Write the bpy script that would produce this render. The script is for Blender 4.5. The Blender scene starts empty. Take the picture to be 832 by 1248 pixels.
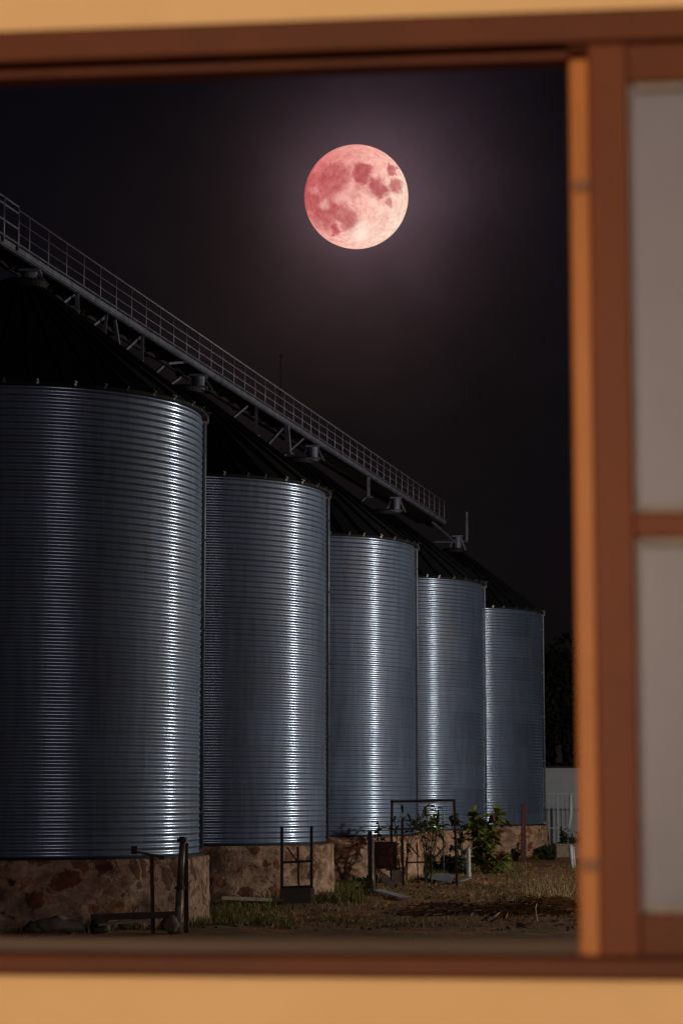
import bpy, math, random
from mathutils import Vector, Matrix, noise
random.seed(7)
R = math.radians
scene = bpy.context.scene
COL = scene.collection

# ------------------------------------------------------------------ camera
CAM = Vector((0, 0, 3.05)); PITCH = R(7.16); F = 2770.0
cd = bpy.data.cameras.new('camera'); cam = bpy.data.objects.new('camera', cd); COL.objects.link(cam)
cam.location = CAM; cam.rotation_euler = (math.pi/2 + PITCH, 0, 0)
cd.sensor_fit = 'VERTICAL'; cd.sensor_height = 36; cd.sensor_width = 24
cd.lens = 36*F/1248; cd.clip_start = .05; cd.clip_end = 6000
cd.dof.use_dof = True; cd.dof.focus_distance = 74; cd.dof.aperture_fstop = 5.0
scene.camera = cam
cp, sp = math.cos(PITCH), math.sin(PITCH)

def ray(px, py):
    a, b = (px-416)/F, (624-py)/F
    return Vector((a, cp - b*sp, sp + b*cp))
def at(px, py, Y):            # point seen at a pixel, Y metres away
    d = ray(px, py); return CAM + d*(Y/d.y)
def gp(px, py, z=0.0):        # point seen at a pixel on the level z
    d = ray(px, py); return CAM + d*((z-CAM.z)/d.z)

# ------------------------------------------------------------------ materials
def mat(name):
    m = bpy.data.materials.new(name); m.use_nodes = True
    nt = m.node_tree; b = nt.nodes['Principled BSDF']
    return m, nt, b
def N(nt, t, **kw):
    n = nt.nodes.new(t)
    for k, v in kw.items():
        if k in n.bl_rna.properties: setattr(n, k, v)
        else: n.inputs[k].default_value = v
    return n
def math_(nt, op, a, b=None, c=None, clamp=False):
    n = nt.nodes.new('ShaderNodeMath'); n.operation = op; n.use_clamp = clamp
    for i, x in enumerate((a, b, c)):
        if x is None: continue
        if isinstance(x, (int, float)): n.inputs[i].default_value = x
        else: nt.links.new(x, n.inputs[i])
    return n.outputs[0]
def ramp(nt, fac, stops):
    n = nt.nodes.new('ShaderNodeValToRGB'); nt.links.new(fac, n.inputs[0])
    while len(n.color_ramp.elements) < len(stops): n.color_ramp.elements.new(.5)
    for e, (p, c) in zip(n.color_ramp.elements, stops):
        e.position = p; e.color = (*c, 1)
    return n.outputs[0]
def mix(nt, fac, a, b, blend='MIX'):
    n = nt.nodes.new('ShaderNodeMix'); n.data_type = 'RGBA'; n.blend_type = blend
    for i, x in ((0, fac), (6, a), (7, b)):
        if isinstance(x, (int, float)): n.inputs[i].default_value = x
        elif isinstance(x, tuple): n.inputs[i].default_value = (*x, 1)
        else: nt.links.new(x, n.inputs[i])
    return n.outputs[2]
def coords(nt, sc=(1, 1, 1), rnd=False):
    tc = nt.nodes.new('ShaderNodeTexCoord'); mp = nt.nodes.new('ShaderNodeMapping')
    mp.inputs['Scale'].default_value = sc
    nt.links.new(tc.outputs['Object'], mp.inputs[0])
    if rnd:
        oi = nt.nodes.new('ShaderNodeObjectInfo')
        v = nt.nodes.new('ShaderNodeVectorMath'); v.operation = 'SCALE'
        v.inputs[0].default_value = (31, 17, 9); nt.links.new(oi.outputs['Random'], v.inputs['Scale'])
        nt.links.new(v.outputs[0], mp.inputs['Location'])
    return mp.outputs[0]
def noise_(nt, vec, scale, detail=6, rough=.55, dist=0):
    n = nt.nodes.new('ShaderNodeTexNoise'); n.inputs['Scale'].default_value = scale
    n.inputs['Detail'].default_value = detail; n.inputs['Roughness'].default_value = rough
    n.inputs['Distortion'].default_value = dist
    nt.links.new(vec, n.inputs['Vector']); return n.outputs[0]
def bump(nt, b, h, strength=.4, dist=.02):
    n = nt.nodes.new('ShaderNodeBump'); n.inputs['Strength'].default_value = strength
    n.inputs['Distance'].default_value = dist
    nt.links.new(h, n.inputs['Height']); nt.links.new(n.outputs[0], b.inputs['Normal'])

def simple(name, c0, c1=None, rough=.6, metal=0, scale=6, bmp=.2, sc=(1, 1, 1), spec=.5, dist=.01):
    m, nt, b = mat(name); c1 = c1 or tuple(x*.6 for x in c0)
    v = coords(nt, sc, rnd=True); n = noise_(nt, v, scale, 8, .6)
    nt.links.new(ramp(nt, n, [(.3, c1), (.68, c0)]), b.inputs['Base Color'])
    b.inputs['Roughness'].default_value = rough; b.inputs['Metallic'].default_value = metal
    b.inputs['Specular IOR Level'].default_value = spec
    if bmp: bump(nt, b, noise_(nt, v, scale*5, 4), bmp, dist)
    return m

M = {}
# galvanised corrugated wall of the bins: single sheets differ in tone, faint run-off streaks
m, nt, b = mat('galvanised_sheet'); M['sheet'] = m
tc = nt.nodes.new('ShaderNodeTexCoord'); sx = nt.nodes.new('ShaderNodeSeparateXYZ'); nt.links.new(tc.outputs['Object'], sx.inputs[0])
ang = math_(nt, 'ARCTAN2', sx.outputs[1], sx.outputs[0])
row = math_(nt, 'FLOOR', math_(nt, 'DIVIDE', sx.outputs[2], 1.132))
col_ = math_(nt, 'FLOOR', math_(nt, 'ADD', math_(nt, 'MULTIPLY', ang, 1.75), math_(nt, 'MULTIPLY', row, .5)))
cx = nt.nodes.new('ShaderNodeCombineXYZ'); nt.links.new(row, cx.inputs[0]); nt.links.new(col_, cx.inputs[1])
oi = nt.nodes.new('ShaderNodeObjectInfo'); nt.links.new(oi.outputs['Random'], cx.inputs[2])
wn = nt.nodes.new('ShaderNodeTexWhiteNoise'); nt.links.new(cx.outputs[0], wn.inputs['Vector'])
v1 = coords(nt, (1, 1, .12), rnd=True); st = noise_(nt, v1, 5, 6, .6)
v2 = coords(nt, (1, 1, 1), rnd=True); bl = noise_(nt, v2, 1.1, 6, .65)
base = ramp(nt, math_(nt, 'ADD', math_(nt, 'MULTIPLY', wn.outputs['Value'], .12), math_(nt, 'MULTIPLY', st, .88)),
            [(.3, (.078, .115, .195)), (.7, (.140, .200, .325))])
base = mix(nt, math_(nt, 'MULTIPLY', ramp(nt, bl, [(.5, (0, 0, 0)), (.72, (1, 1, 1))]), .5), base, (.13, .15, .19))
# lap seams: a dirty line every seven corrugations and at each sheet end
fz = math_(nt, 'FRACT', math_(nt, 'DIVIDE', sx.outputs[2], 1.132))
seam = math_(nt, 'LESS_THAN', fz, .022)
fa = math_(nt, 'FRACT', math_(nt, 'ADD', math_(nt, 'MULTIPLY', ang, 1.75), math_(nt, 'MULTIPLY', row, .5)))
seam2 = math_(nt, 'LESS_THAN', fa, .012)
base = mix(nt, math_(nt, 'MULTIPLY', math_(nt, 'MAXIMUM', seam, seam2), .55), base, (.07, .075, .09))
nt.links.new(base, b.inputs['Base Color'])
b.inputs['Metallic'].default_value = .55
rr = math_(nt, 'ADD', .46, math_(nt, 'MULTIPLY', math_(nt, 'ADD', bl, wn.outputs['Value']), .09))
nt.links.new(rr, b.inputs['Roughness'])
bump(nt, b, noise_(nt, v2, 3.5, 5, .6), .22, .02)
gl_ = nt.nodes.new('ShaderNodeBsdfGlossy'); gl_.inputs['Color'].default_value = (.62, .76, 1, 1); gl_.inputs['Roughness'].default_value = .20
nt.links.new(b.inputs['Normal'].links[0].from_socket, gl_.inputs['Normal'])
mx = nt.nodes.new('ShaderNodeMixShader'); nt.links.new(math_(nt, 'ADD', .03, math_(nt, 'MULTIPLY', bl, .26)), mx.inputs[0]); nt.links.new(b.outputs[0], mx.inputs[1]); nt.links.new(gl_.outputs[0], mx.inputs[2])
nt.links.new(mx.outputs[0], nt.nodes['Material Output'].inputs[0])

M['roof'] = simple('shade_dark_roof_sheet', (.010, .0105, .015), (.006, .006, .008), .8, .0, 2, .1, spec=.25)  # near-black colour stands in for the roofs lying unlit
M['steel'] = simple('galvanised_steel', (.21, .235, .33), (.09, .10, .14), .5, .4, 3, .1)
M['rail'] = simple('dull_galvanised_rail', (.27, .25, .35), (.15, .14, .20), .55, .3, 5, 0)
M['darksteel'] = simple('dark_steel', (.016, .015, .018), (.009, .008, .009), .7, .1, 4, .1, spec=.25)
M['lug'] = simple('zinc_lug', (.40, .36, .31), (.12, .10, .08), .35, .8, 12, 0)
M['pipe'] = simple('grey_downpipe', (.19, .22, .29), (.10, .12, .16), .5, .35, 3, .1)
M['rust'] = simple('rusty_steel', (.10, .042, .026), (.035, .018, .014), .8, .1, 7, .4)
M['black'] = simple('black_painted_steel', (.012, .012, .018), (.02, .014, .013), .5, .1, 7, .2)
M['redpaint'] = simple('oxide_red_paint', (.12, .022, .02), (.05, .012, .012), .6, 0, 6, .3)
M['oldpipe'] = simple('scuffed_grey_pipe', (.26, .235, .23), (.10, .075, .065), .5, .3, 6, .3)
M['white'] = simple('chalky_white_paint', (.62, .64, .70), (.36, .37, .42), .6, 0, 9, .2)
M['fence'] = simple('dull_white_fence_paint', (.40, .44, .52), (.26, .29, .35), .6, 0, 9, .1)
M['greyboard'] = simple('grey_sheet_metal', (.34, .38, .40), (.20, .23, .24), .5, .2, 4, .2)
M['plaster'] = simple('stained_pale_board', (.42, .38, .33), (.22, .18, .15), .8, 0, 4, .4)
M['concrete'] = simple('stained_concrete', (.16, .13, .10), (.07, .055, .04), .9, 0, 3, .5)
M['concrete2'] = simple('pale_concrete_edge', (.34, .28, .22), (.17, .13, .10), .9, 0, 5, .5)
M['timber'] = simple('weathered_timber', (.11, .075, .055), (.045, .03, .022), .85, 0, 3, .5, sc=(1, 8, 8))
M['shedwall'] = simple('pale_grey_cladding', (.33, .37, .44), (.25, .28, .34), .6, 0, .8, .1)
M['bark'] = simple('brown_bark', (.09, .06, .04), (.04, .028, .02), .9, 0, 8, .5)
M['palebark'] = simple('pale_bark', (.22, .18, .13), (.10, .075, .05), .9, 0, 8, .5)
M['straw'] = simple('dry_straw', (.60, .36, .15), (.34, .18, .075), .85, 0, 3, 0)
M['palestraw'] = simple('bleached_straw', (.74, .58, .33), (.55, .41, .21), .85, 0, 3, 0)
M['twig'] = simple('dry_brown_twig', (.28, .14, .065), (.12, .06, .03), .9, 0, 5, 0)
M['ditchrot'] = simple('dark_dead_leaves', (.03, .02, .014), (.014, .01, .008), .95, 0, 4, 0)
M['grass'] = simple('dull_green_grass', (.22, .20, .05), (.10, .125, .03), .8, 0, .7, 0)
M['leaf'] = simple('broad_green_leaf', (.20, .215, .03), (.05, .10, .025), .42, 0, 1.6, 0)
M['darkleaf'] = simple('dark_green_leaf', (.035, .075, .025), (.016, .036, .015), .5, 0, 2, 0)
M['rust_leaf'] = simple('withered_red_leaf', (.20, .045, .02), (.10, .03, .015), .6, 0, 2, 0)
M['farleaf'] = simple('far_tree_leaf', (.016, .020, .014), (.010, .014, .009), .8, 0, 2, 0)
M['conveyor'] = simple('dark_blue_conveyor_casing', (.028, .022, .055), (.018, .015, .035), .6, .1, 2, .1)

# rubble masonry
m, nt, b = mat('rubble_masonry'); M['stone'] = m
v = coords(nt, (1, 1, 1.25), rnd=True)
dn = nt.nodes.new('ShaderNodeTexNoise'); dn.inputs['Scale'].default_value = 1.7; dn.inputs['Detail'].default_value = 4; nt.links.new(v, dn.inputs['Vector'])
dv = nt.nodes.new('ShaderNodeVectorMath'); dv.operation = 'MULTIPLY_ADD'; dv.inputs[1].default_value = (.95, .95, .7)
nt.links.new(dn.outputs['Color'], dv.inputs[0]); nt.links.new(v, dv.inputs[2])
ve = nt.nodes.new('ShaderNodeTexVoronoi'); ve.feature = 'DISTANCE_TO_EDGE'; ve.inputs['Scale'].default_value = 1.9; nt.links.new(dv.outputs[0], ve.inputs['Vector'])
vc = nt.nodes.new('ShaderNodeTexVoronoi'); vc.feature = 'F1'; vc.inputs['Scale'].default_value = 1.9; nt.links.new(dv.outputs[0], vc.inputs['Vector'])
bw = nt.nodes.new('ShaderNodeSeparateColor'); nt.links.new(vc.outputs['Color'], bw.inputs[0])
stone = ramp(nt, bw.outputs[0], [(.0, (.075, .03, .02)), (.3, (.17, .075, .043)), (.45, (.25, .19, .15)), (.6, (.12, .046, .028)), (.8, (.24, .13, .065)), (1, (.28, .22, .18))])
fine = noise_(nt, v, 7, 8, .65)
stone = mix(nt, .75, stone, ramp(nt, fine, [(.3, (.35, .3, .3)), (.7, (1.25, 1.2, 1.15))]), 'MULTIPLY')
mort = ramp(nt, fine, [(.3, (.13, .085, .06)), (.7, (.33, .255, .205))])
big = noise_(nt, v, 1.3, 5, .6)
mw = math_(nt, 'ADD', .012, math_(nt, 'MULTIPLY', ramp(nt, big, [(.42, (0, 0, 0)), (.6, (1, 1, 1))]), .34))
isst = nt.nodes.new('ShaderNodeMapRange'); nt.links.new(ve.outputs['Distance'], isst.inputs[0]); nt.links.new(mw, isst.inputs[1])
nt.links.new(math_(nt, 'ADD', mw, .09), isst.inputs[2])
cc = mix(nt, isst.outputs[0], mort, stone)
blot = noise_(nt, v, .8, 7, .7, .8)
cc = mix(nt, .9, cc, ramp(nt, blot, [(.36, (.6, .46, .38)), (.5, (1.7, 1.4, 1.2)), (.64, (2.4, 2.2, 2.0))]), 'MULTIPLY')
nt.links.new(cc, b.inputs['Base Color']); b.inputs['Roughness'].default_value = .9
h = math_(nt, 'ADD', math_(nt, 'MULTIPLY', isst.outputs[0], .6), math_(nt, 'MULTIPLY', fine, .7))
bump(nt, b, h, .8, .05)

# ground
m, nt, b = mat('bare_earth'); M['ground'] = m
v = coords(nt); n1 = noise_(nt, v, .22, 8, .6, .6); n2 = noise_(nt, v, 2.6, 8, .7); n3 = noise_(nt, v, .5, 5, .6)
c = ramp(nt, n1, [(.30, (.20, .085, .035)), (.5, (.38, .175, .070)), (.7, (.50, .26, .12))])
c = mix(nt, math_(nt, 'MULTIPLY', ramp(nt, n3, [(.48, (0, 0, 0)), (.6, (1, 1, 1))]), .75), c, (.24, .165, .045))
c = mix(nt, .8, c, ramp(nt, n2, [(.3, (.35, .33, .3)), (.72, (1.35, 1.3, 1.25))]), 'MULTIPLY')
nt.links.new(c, b.inputs['Base Color']); b.inputs['Roughness'].default_value = .95
bump(nt, b, math_(nt, 'ADD', n2, noise_(nt, v, 14, 4)), .9, .06)

# room-side finishes
def paint(name, c0, c1, rough, sc=1.2, spec=.5):
    m, nt, b = mat(name); v = coords(nt)
    n = noise_(nt, v, sc, 8, .75, 1.0); f = noise_(nt, v, 60, 3)
    nt.links.new(ramp(nt, n, [(.3, c1), (.7, c0)]), b.inputs['Base Color'])
    b.inputs['Roughness'].default_value = rough; b.inputs['Specular IOR Level'].default_value = spec
    bump(nt, b, f, .15, .002); return m
M['wallpaint'] = paint('ochre_wall_paint', (.80, .51, .265), (.73, .45, .22), .8, 2)
M['brownpaint'] = paint('brown_window_paint', (.125, .027, .0055), (.080, .017, .004), .6, 3, .3)
M['sashpaint'] = paint('brown_sash_paint', (.155, .035, .008), (.11, .024, .006), .6, 3, .3)
M['jamb'] = paint('orange_jamb_wood', (.50, .165, .034), (.38, .12, .024), .5, 3, .3)  # jamb strip in a brighter orange than the frame paint
M['sill'] = paint('worn_sill', (.62, .40, .29), (.5, .31, .22), .75, 4)
M['putty'] = simple('grey_putty', (.24, .20, .18), (.18, .15, .14), .8, 0, 30, 0)
M['join_shadow'] = simple('brown_join_shadow', (.16, .06, .03), (.09, .035, .02), .5, .5, 20, 0)
m, nt, b = mat('frosted_glass'); M['glass'] = m
v = coords(nt); n = noise_(nt, v, 1.6, 5, .6)
nt.links.new(ramp(nt, n, [(.3, (.155, .142, .20)), (.7, (.215, .195, .265))]), b.inputs['Base Color'])
b.inputs['Roughness'].default_value = .45; b.inputs['Transmission Weight'].default_value = .15
bump(nt, b, noise_(nt, v, 220, 2), .3, .002)

# moon
MOON_D = ray(434, 240).normalized(); MR = 62.5/F*2000*1.0
m, nt, b = mat('moon_surface'); M['moon'] = m
nt.nodes.remove(b); out = nt.nodes['Material Output']
tc = nt.nodes.new('ShaderNodeTexCoord'); obv = tc.outputs['Object']
nz = nt.nodes.new('ShaderNodeTexNoise'); nz.inputs['Scale'].default_value = 5/MR; nz.inputs['Detail'].default_value = 8; nz.inputs['Roughness'].default_value = .6; nt.links.new(obv, nz.inputs['Vector'])
sub = nt.nodes.new('ShaderNodeVectorMath'); sub.operation = 'SUBTRACT'; nt.links.new(nz.outputs['Color'], sub.inputs[0]); sub.inputs[1].default_value = (.5, .5, .5)
dv = nt.nodes.new('ShaderNodeVectorMath'); dv.operation = 'MULTIPLY_ADD'; dv.inputs[1].default_value = (MR*.38,)*3
nt.links.new(sub.outputs[0], dv.inputs[0]); nt.links.new(obv, dv.inputs[2])
fl = nt.nodes.new('ShaderNodeVectorMath'); fl.operation = 'MULTIPLY'; fl.inputs[1].default_value = (1, 0, 1); nt.links.new(dv.outputs[0], fl.inputs[0]); P = fl.outputs[0]
# moon local frame: x right, z up, -y towards the viewer
def mpos(dx, dy): return (dx*MR, -math.sqrt(max(0, 1-dx*dx-dy*dy))*MR, dy*MR)
def blob(dx, dy, r, soft=.25):
    soft = min(.95, soft*1.5+.08)
    d = nt.nodes.new('ShaderNodeVectorMath'); d.operation = 'DISTANCE'; nt.links.new(P, d.inputs[0]); d.inputs[1].default_value = (dx*MR, 0, dy*MR)
    mr = nt.nodes.new('ShaderNodeMapRange'); mr.interpolation_type = 'SMOOTHSTEP'; nt.links.new(d.outputs['Value'], mr.inputs[0])
    mr.inputs[1].default_value = r*MR*(1-soft); mr.inputs[2].default_value = r*MR*(1+soft); mr.inputs[3].default_value = 1; mr.inputs[4].default_value = 0
    return mr.outputs[0]
maria = None
for dx, dy, r, w, s in [(-.42, .33, .33, .85, .2), (-.28, .50, .17, .6, .4), (-.80, .02, .44, .8, .3), (-.55, .05, .2, .6, .4), (-.55, -.28, .33, .9, .3), (-.20, -.40, .22, .85, .3), (-.38, -.08, .2, .55, .5),
                     (-.15, .08, .15, .5, .6), (.10, .45, .19, 1, .2), (.32, .25, .15, 1, .25), (.43, .15, .17, 1, .25), (.68, .51, .105, .95, .15), (.74, .22, .13, .85, .25), (.62, -.10, .07, .8, .3),
                     (.05, .20, .08, .5, .4), (-.03, .02, .06, .5, .4), (.15, .62, .06, .4, .4), (-.40, -.62, .10, 1, .15), (-.1, .70, .25, .25, .6), (.0, .75, .08, .3, .5), (-.2, -.55, .06, .5, .4)]:
    bb = math_(nt, 'MULTIPLY', blob(dx, dy, r, s), w)
    maria = bb if maria is None else math_(nt, 'MAXIMUM', maria, bb)
sx = nt.nodes.new('ShaderNodeSeparateXYZ'); nt.links.new(obv, sx.inputs[0])
g = math_(nt, 'ADD', math_(nt, 'MULTIPLY', sx.outputs[0], .36/MR), math_(nt, 'MULTIPLY', sx.outputs[2], -.14/MR))
g = math_(nt, 'ADD', g, .52)
hi = ramp(nt, g, [(.12, (.70, .13, .14)), (.32, (.90, .36, .32)), (.62, (.98, .50, .42)), (.86, (1.0, .72, .57))])
tn = noise_(nt, obv, 9/MR, 9, .68)
hi = mix(nt, .8, hi, ramp(nt, tn, [(.34, (.80, .55, .58)), (.64, (1.1, 1.25, 1.22))]), 'MULTIPLY')
# bright crater with rays
dt = nt.nodes.new('ShaderNodeVectorMath'); dt.operation = 'SUBTRACT'; nt.links.new(obv, dt.inputs[0]); dt.inputs[1].default_value = mpos(.08, -.66)
nm = nt.nodes.new('ShaderNodeVectorMath'); nm.operation = 'NORMALIZE'; nt.links.new(dt.outputs[0], nm.inputs[0])
rn = noise_(nt, nm.outputs[0], 8, 5, .7)
ln = nt.nodes.new('ShaderNodeVectorMath'); ln.operation = 'LENGTH'; nt.links.new(dt.outputs[0], ln.inputs[0])
fall = math_(nt, 'POWER', 2.718, math_(nt, 'MULTIPLY', ln.outputs['Value'], -1.25/MR))
rays = math_(nt, 'MULTIPLY', ramp(nt, rn, [(.47, (0, 0, 0)), (.64, (1, 1, 1))]), fall)
core = blob(.08, -.66, .17, .9)
hi = mix(nt, math_(nt, 'MAXIMUM', math_(nt, 'MULTIPLY', rays, .85), math_(nt, 'MULTIPLY', core, .9)), hi, (1.0, .82, .68))
lo = ramp(nt, g, [(.15, (.46, .06, .07)), (.55, (.46, .085, .095)), (.9, (.50, .12, .13))])
lo = mix(nt, .5, lo, ramp(nt, tn, [(.36, (.70, .6, .65)), (.64, (1.25, 1.35, 1.35))]), 'MULTIPLY')
maria = math_(nt, 'MULTIPLY', maria, math_(nt, 'ADD', .45, math_(nt, 'MULTIPLY', noise_(nt, obv, 3.2/MR, 9, .72, .4), 1.1)), clamp=True)
spots = None
for dx, dy, r, w in ((-.27, -.04, .10, .55), (-.60, -.13, .08, .5), (-.79, .12, .07, .35), (-.30, -.55, .06, .5), (-.12, .12, .12, .35), (.82, -.15, .10, .4)):
    bb = math_(nt, 'MULTIPLY', blob(dx, dy, r, .8), w); spots = bb if spots is None else math_(nt, 'MAXIMUM', spots, bb)
colr = mix(nt, math_(nt, 'MULTIPLY', maria, .92), hi, lo)
colr = mix(nt, spots, colr, (1.0, .56, .50))
em = nt.nodes.new('ShaderNodeEmission'); nt.links.new(colr, em.inputs[0]); em.inputs[1].default_value = 1.0
nt.links.new(em.outputs[0], out.inputs[0])

# ------------------------------------------------------------------ mesh builder
FR = {}
class MB:
    def __init__(s): s.v = []; s.f = []
    def add(s, vs, fs):
        o = len(s.v); s.v += [tuple(x) for x in vs]; s.f += [tuple(i+o for i in f) for f in fs]; return s
    def box(s, c, d, M3=None):
        c = Vector(c); vs = []
        for x in (-.5, .5):
            for y in (-.5, .5):
                for z in (-.5, .5):
                    p = Vector((x*d[0], y*d[1], z*d[2])); vs.append(c + (M3 @ p if M3 else p))
        return s.add(vs, [(0, 1, 3, 2), (4, 6, 7, 5), (0, 4, 5, 1), (2, 3, 7, 6), (0, 2, 6, 4), (1, 5, 7, 3)])
    def beam(s, a, b, w, h=None):
        a, b = Vector(a), Vector(b); h = h or w; d = b-a; L = d.length; d.normalize()
        up = Vector((0, 0, 1)) if abs(d.z) < .95 else Vector((0, 1, 0))
        x = d.cross(up).normalized(); y = x.cross(d)
        return s.box((a+b)/2, (w, L, h), Matrix((x, d, y)).transposed())
    def tube(s, a, b, r0, r1=None, n=10, caps=True):
        return s.path([a, b], [r0, r0 if r1 is None else r1], n, caps)
    def path(s, pts, rs, n=8, caps=True):
        pts = [Vector(p) for p in pts]
        if isinstance(rs, (int, float)): rs = [rs]*len(pts)
        vs = []; fs = []
        for i, p in enumerate(pts):
            d = (pts[min(i+1, len(pts)-1)] - pts[max(i-1, 0)]).normalized()
            up = Vector((0, 0, 1)) if abs(d.z) < .9 else Vector((1, 0, 0))
            x = d.cross(up).normalized(); y = x.cross(d)
            for k in range(n):
                a = 2*math.pi*k/n; vs.append(p + (x*math.cos(a) + y*math.sin(a))*rs[i])
        for i in range(len(pts)-1):
            for k in range(n):
                k2 = (k+1) % n; fs.append((i*n+k, i*n+k2, (i+1)*n+k2, (i+1)*n+k))
        if caps: fs += [tuple(range(n))[::-1], tuple((len(pts)-1)*n+k for k in range(n))]
        return s.add(vs, fs)
    def lathe(s, prof, n=64, closed=False, ctr=(0, 0, 0), jit=None):
        vs = []; fs = []; c = Vector(ctr)
        for r, z in prof:
            for k in range(n):
                a = 2*math.pi*k/n; vs.append(c + Vector((r*math.cos(a), r*math.sin(a), z)))
        for i in range(len(prof)-1):
            for k in range(n):
                k2 = (k+1) % n; fs.append((i*n+k, i*n+k2, (i+1)*n+k2, (i+1)*n+k))
        return s.add(vs, fs)
    def leaf(s, p, d, L, w, droop=.3, roll=0):
        p = Vector(p); d = Vector(d).normalized()
        x = d.cross(Vector((0, 0, 1)));  x = x.normalized() if x.length > .05 else Vector((1, 0, 0))
        x = Matrix.Rotation(roll, 3, d) @ x; up = x.cross(d)
        g_ = Vector((0, 0, -1))
        q = [p, p + d*L*.3 + g_*droop*L*.06, p + d*L*.65 + g_*droop*L*.3, p + d*L + g_*droop*L*.75]
        vs = [q[0], q[1]+x*w*.42+up*w*.12, q[1], q[1]-x*w*.42+up*w*.12, q[2]+x*w*.5+up*w*.12, q[2], q[2]-x*w*.5+up*w*.12, q[3]]
        return s.add(vs, [(0, 1, 2), (0, 2, 3), (1, 4, 5, 2), (2, 5, 6, 3), (4, 7, 5), (5, 7, 6)])
    def blade(s, p, d, L, w):
        p = Vector(p); d = Vector(d); x = Vector((random.uniform(-1, 1), random.uniform(-1, 1), 0)).normalized()*w
        m_ = p + d*L*.55; e = p + Vector((d.x*1.7, d.y*1.7, d.z*.85))*L
        return s.add([p-x, p+x, m_+x*.7, m_-x*.7, e], [(0, 1, 2, 3), (3, 2, 4)])
    def build(s, name, m, parent=None, smooth=False, bevel=0, local=False):
        vs = s.v
        if parent is not None and not local:
            inv = FR[parent.name].inverted(); vs = [inv @ Vector(p) for p in vs]
        me = bpy.data.meshes.new(name); me.from_pydata([tuple(p) for p in vs], [], s.f); me.update()
        me.materials.append(m)
        if smooth:
            for p in me.polygons: p.use_smooth = True
        o = bpy.data.objects.new(name, me); COL.objects.link(o)
        if parent is not None: o.parent = parent; FR[o.name] = FR[parent.name]
        else: FR[o.name] = Matrix.Identity(4)
        if bevel:
            b_ = o.modifiers.new('bevel', 'BEVEL'); b_.width = bevel; b_.segments = 2; b_.limit_method = 'ANGLE'
        return o
def tag(o, label=None, cat=None, group=None, kind=None):
    for k, v in (('label', label), ('category', cat), ('group', group), ('kind', kind)):
        if v: o[k] = v
    return o
def empty(name, loc, rz=0):
    o = bpy.data.objects.new(name, None); COL.objects.link(o); o.location = loc; o.rotation_euler = (0, 0, rz)
    o.empty_display_size = .3
    FR[o.name] = Matrix.Translation(Vector(loc)) @ Matrix.Rotation(rz, 4, 'Z'); return o
def solo(name, mb, m, base, **kw):     # one-mesh thing with its origin at its base
    base = Vector(base); mb.v = [tuple(Vector(p)-base) for p in mb.v]
    o = mb.build(name, m, **kw); o.location = base; FR[o.name] = Matrix.Translation(base); return o
def kids(o): return [c for c in COL.objects if c.parent == o]
def copy_tree(o, parent=None):
    c = o.copy(); COL.objects.link(c); c.parent = parent
    for ch in kids(o): copy_tree(ch, c)
    return c

# ------------------------------------------------------------------ ground
def lin(a, b, st):
    n = max(1, round((b-a)/st)); return [a+(b-a)*i/n for i in range(n)]
def ditch(x, y): 
    c = 60.8 + .35*math.sin(x*.8)
    d = math.exp(-((y-c)/.8)**2); e = 1/(1+math.exp(-(x+1.0)*1.6))
    return -.20*d*e
def gz(x, y):
    if not (-16 < x < 24 and 44 < y < 135): return 0
    return (noise.noise(Vector((x*.5, y*.35, 0)))*.09 + noise.noise(Vector((x*2.1, y*2.1, 4)))*.035
            + noise.noise(Vector((x*5, y*5, 9)))*.02 + ditch(x, y))
xs = [-2500, -600, -150, -50, -25] + lin(-16, 24, .2) + [24, 50, 150, 600, 2500]
ys = [-2500, -600, -100, -20, 10, 30] + lin(44, 72, .2) + lin(72, 135, .4) + [135, 170, 300, 800, 3500]
g_ = MB(); nx = len(xs)
g_.add([(x, y, gz(x, y)) for y in ys for x in xs], [(j*nx+i, j*nx+i+1, (j+1)*nx+i+1, (j+1)*nx+i) for j in range(len(ys)-1) for i in range(nx-1)])
tag(g_.build('ground', M['ground'], smooth=True), kind='structure')

# ------------------------------------------------------------------ silos
RS = 4.62; ZB = 1.68; HW = 11.0; ZT = ZB+HW; ZA = 16.05
edge = [244, 397, 505.8, 589, 660.5]; Yc = [57.2, 72.35, 87.95, 104.15, 120.45]
pos = []
for e, y in zip(edge, Yc):
    d = ray(e, 850); az = math.atan2(d.x, d.y)
    pos.append(Vector((math.tan(az)*y - RS/math.cos(az), y, 0)))

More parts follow.
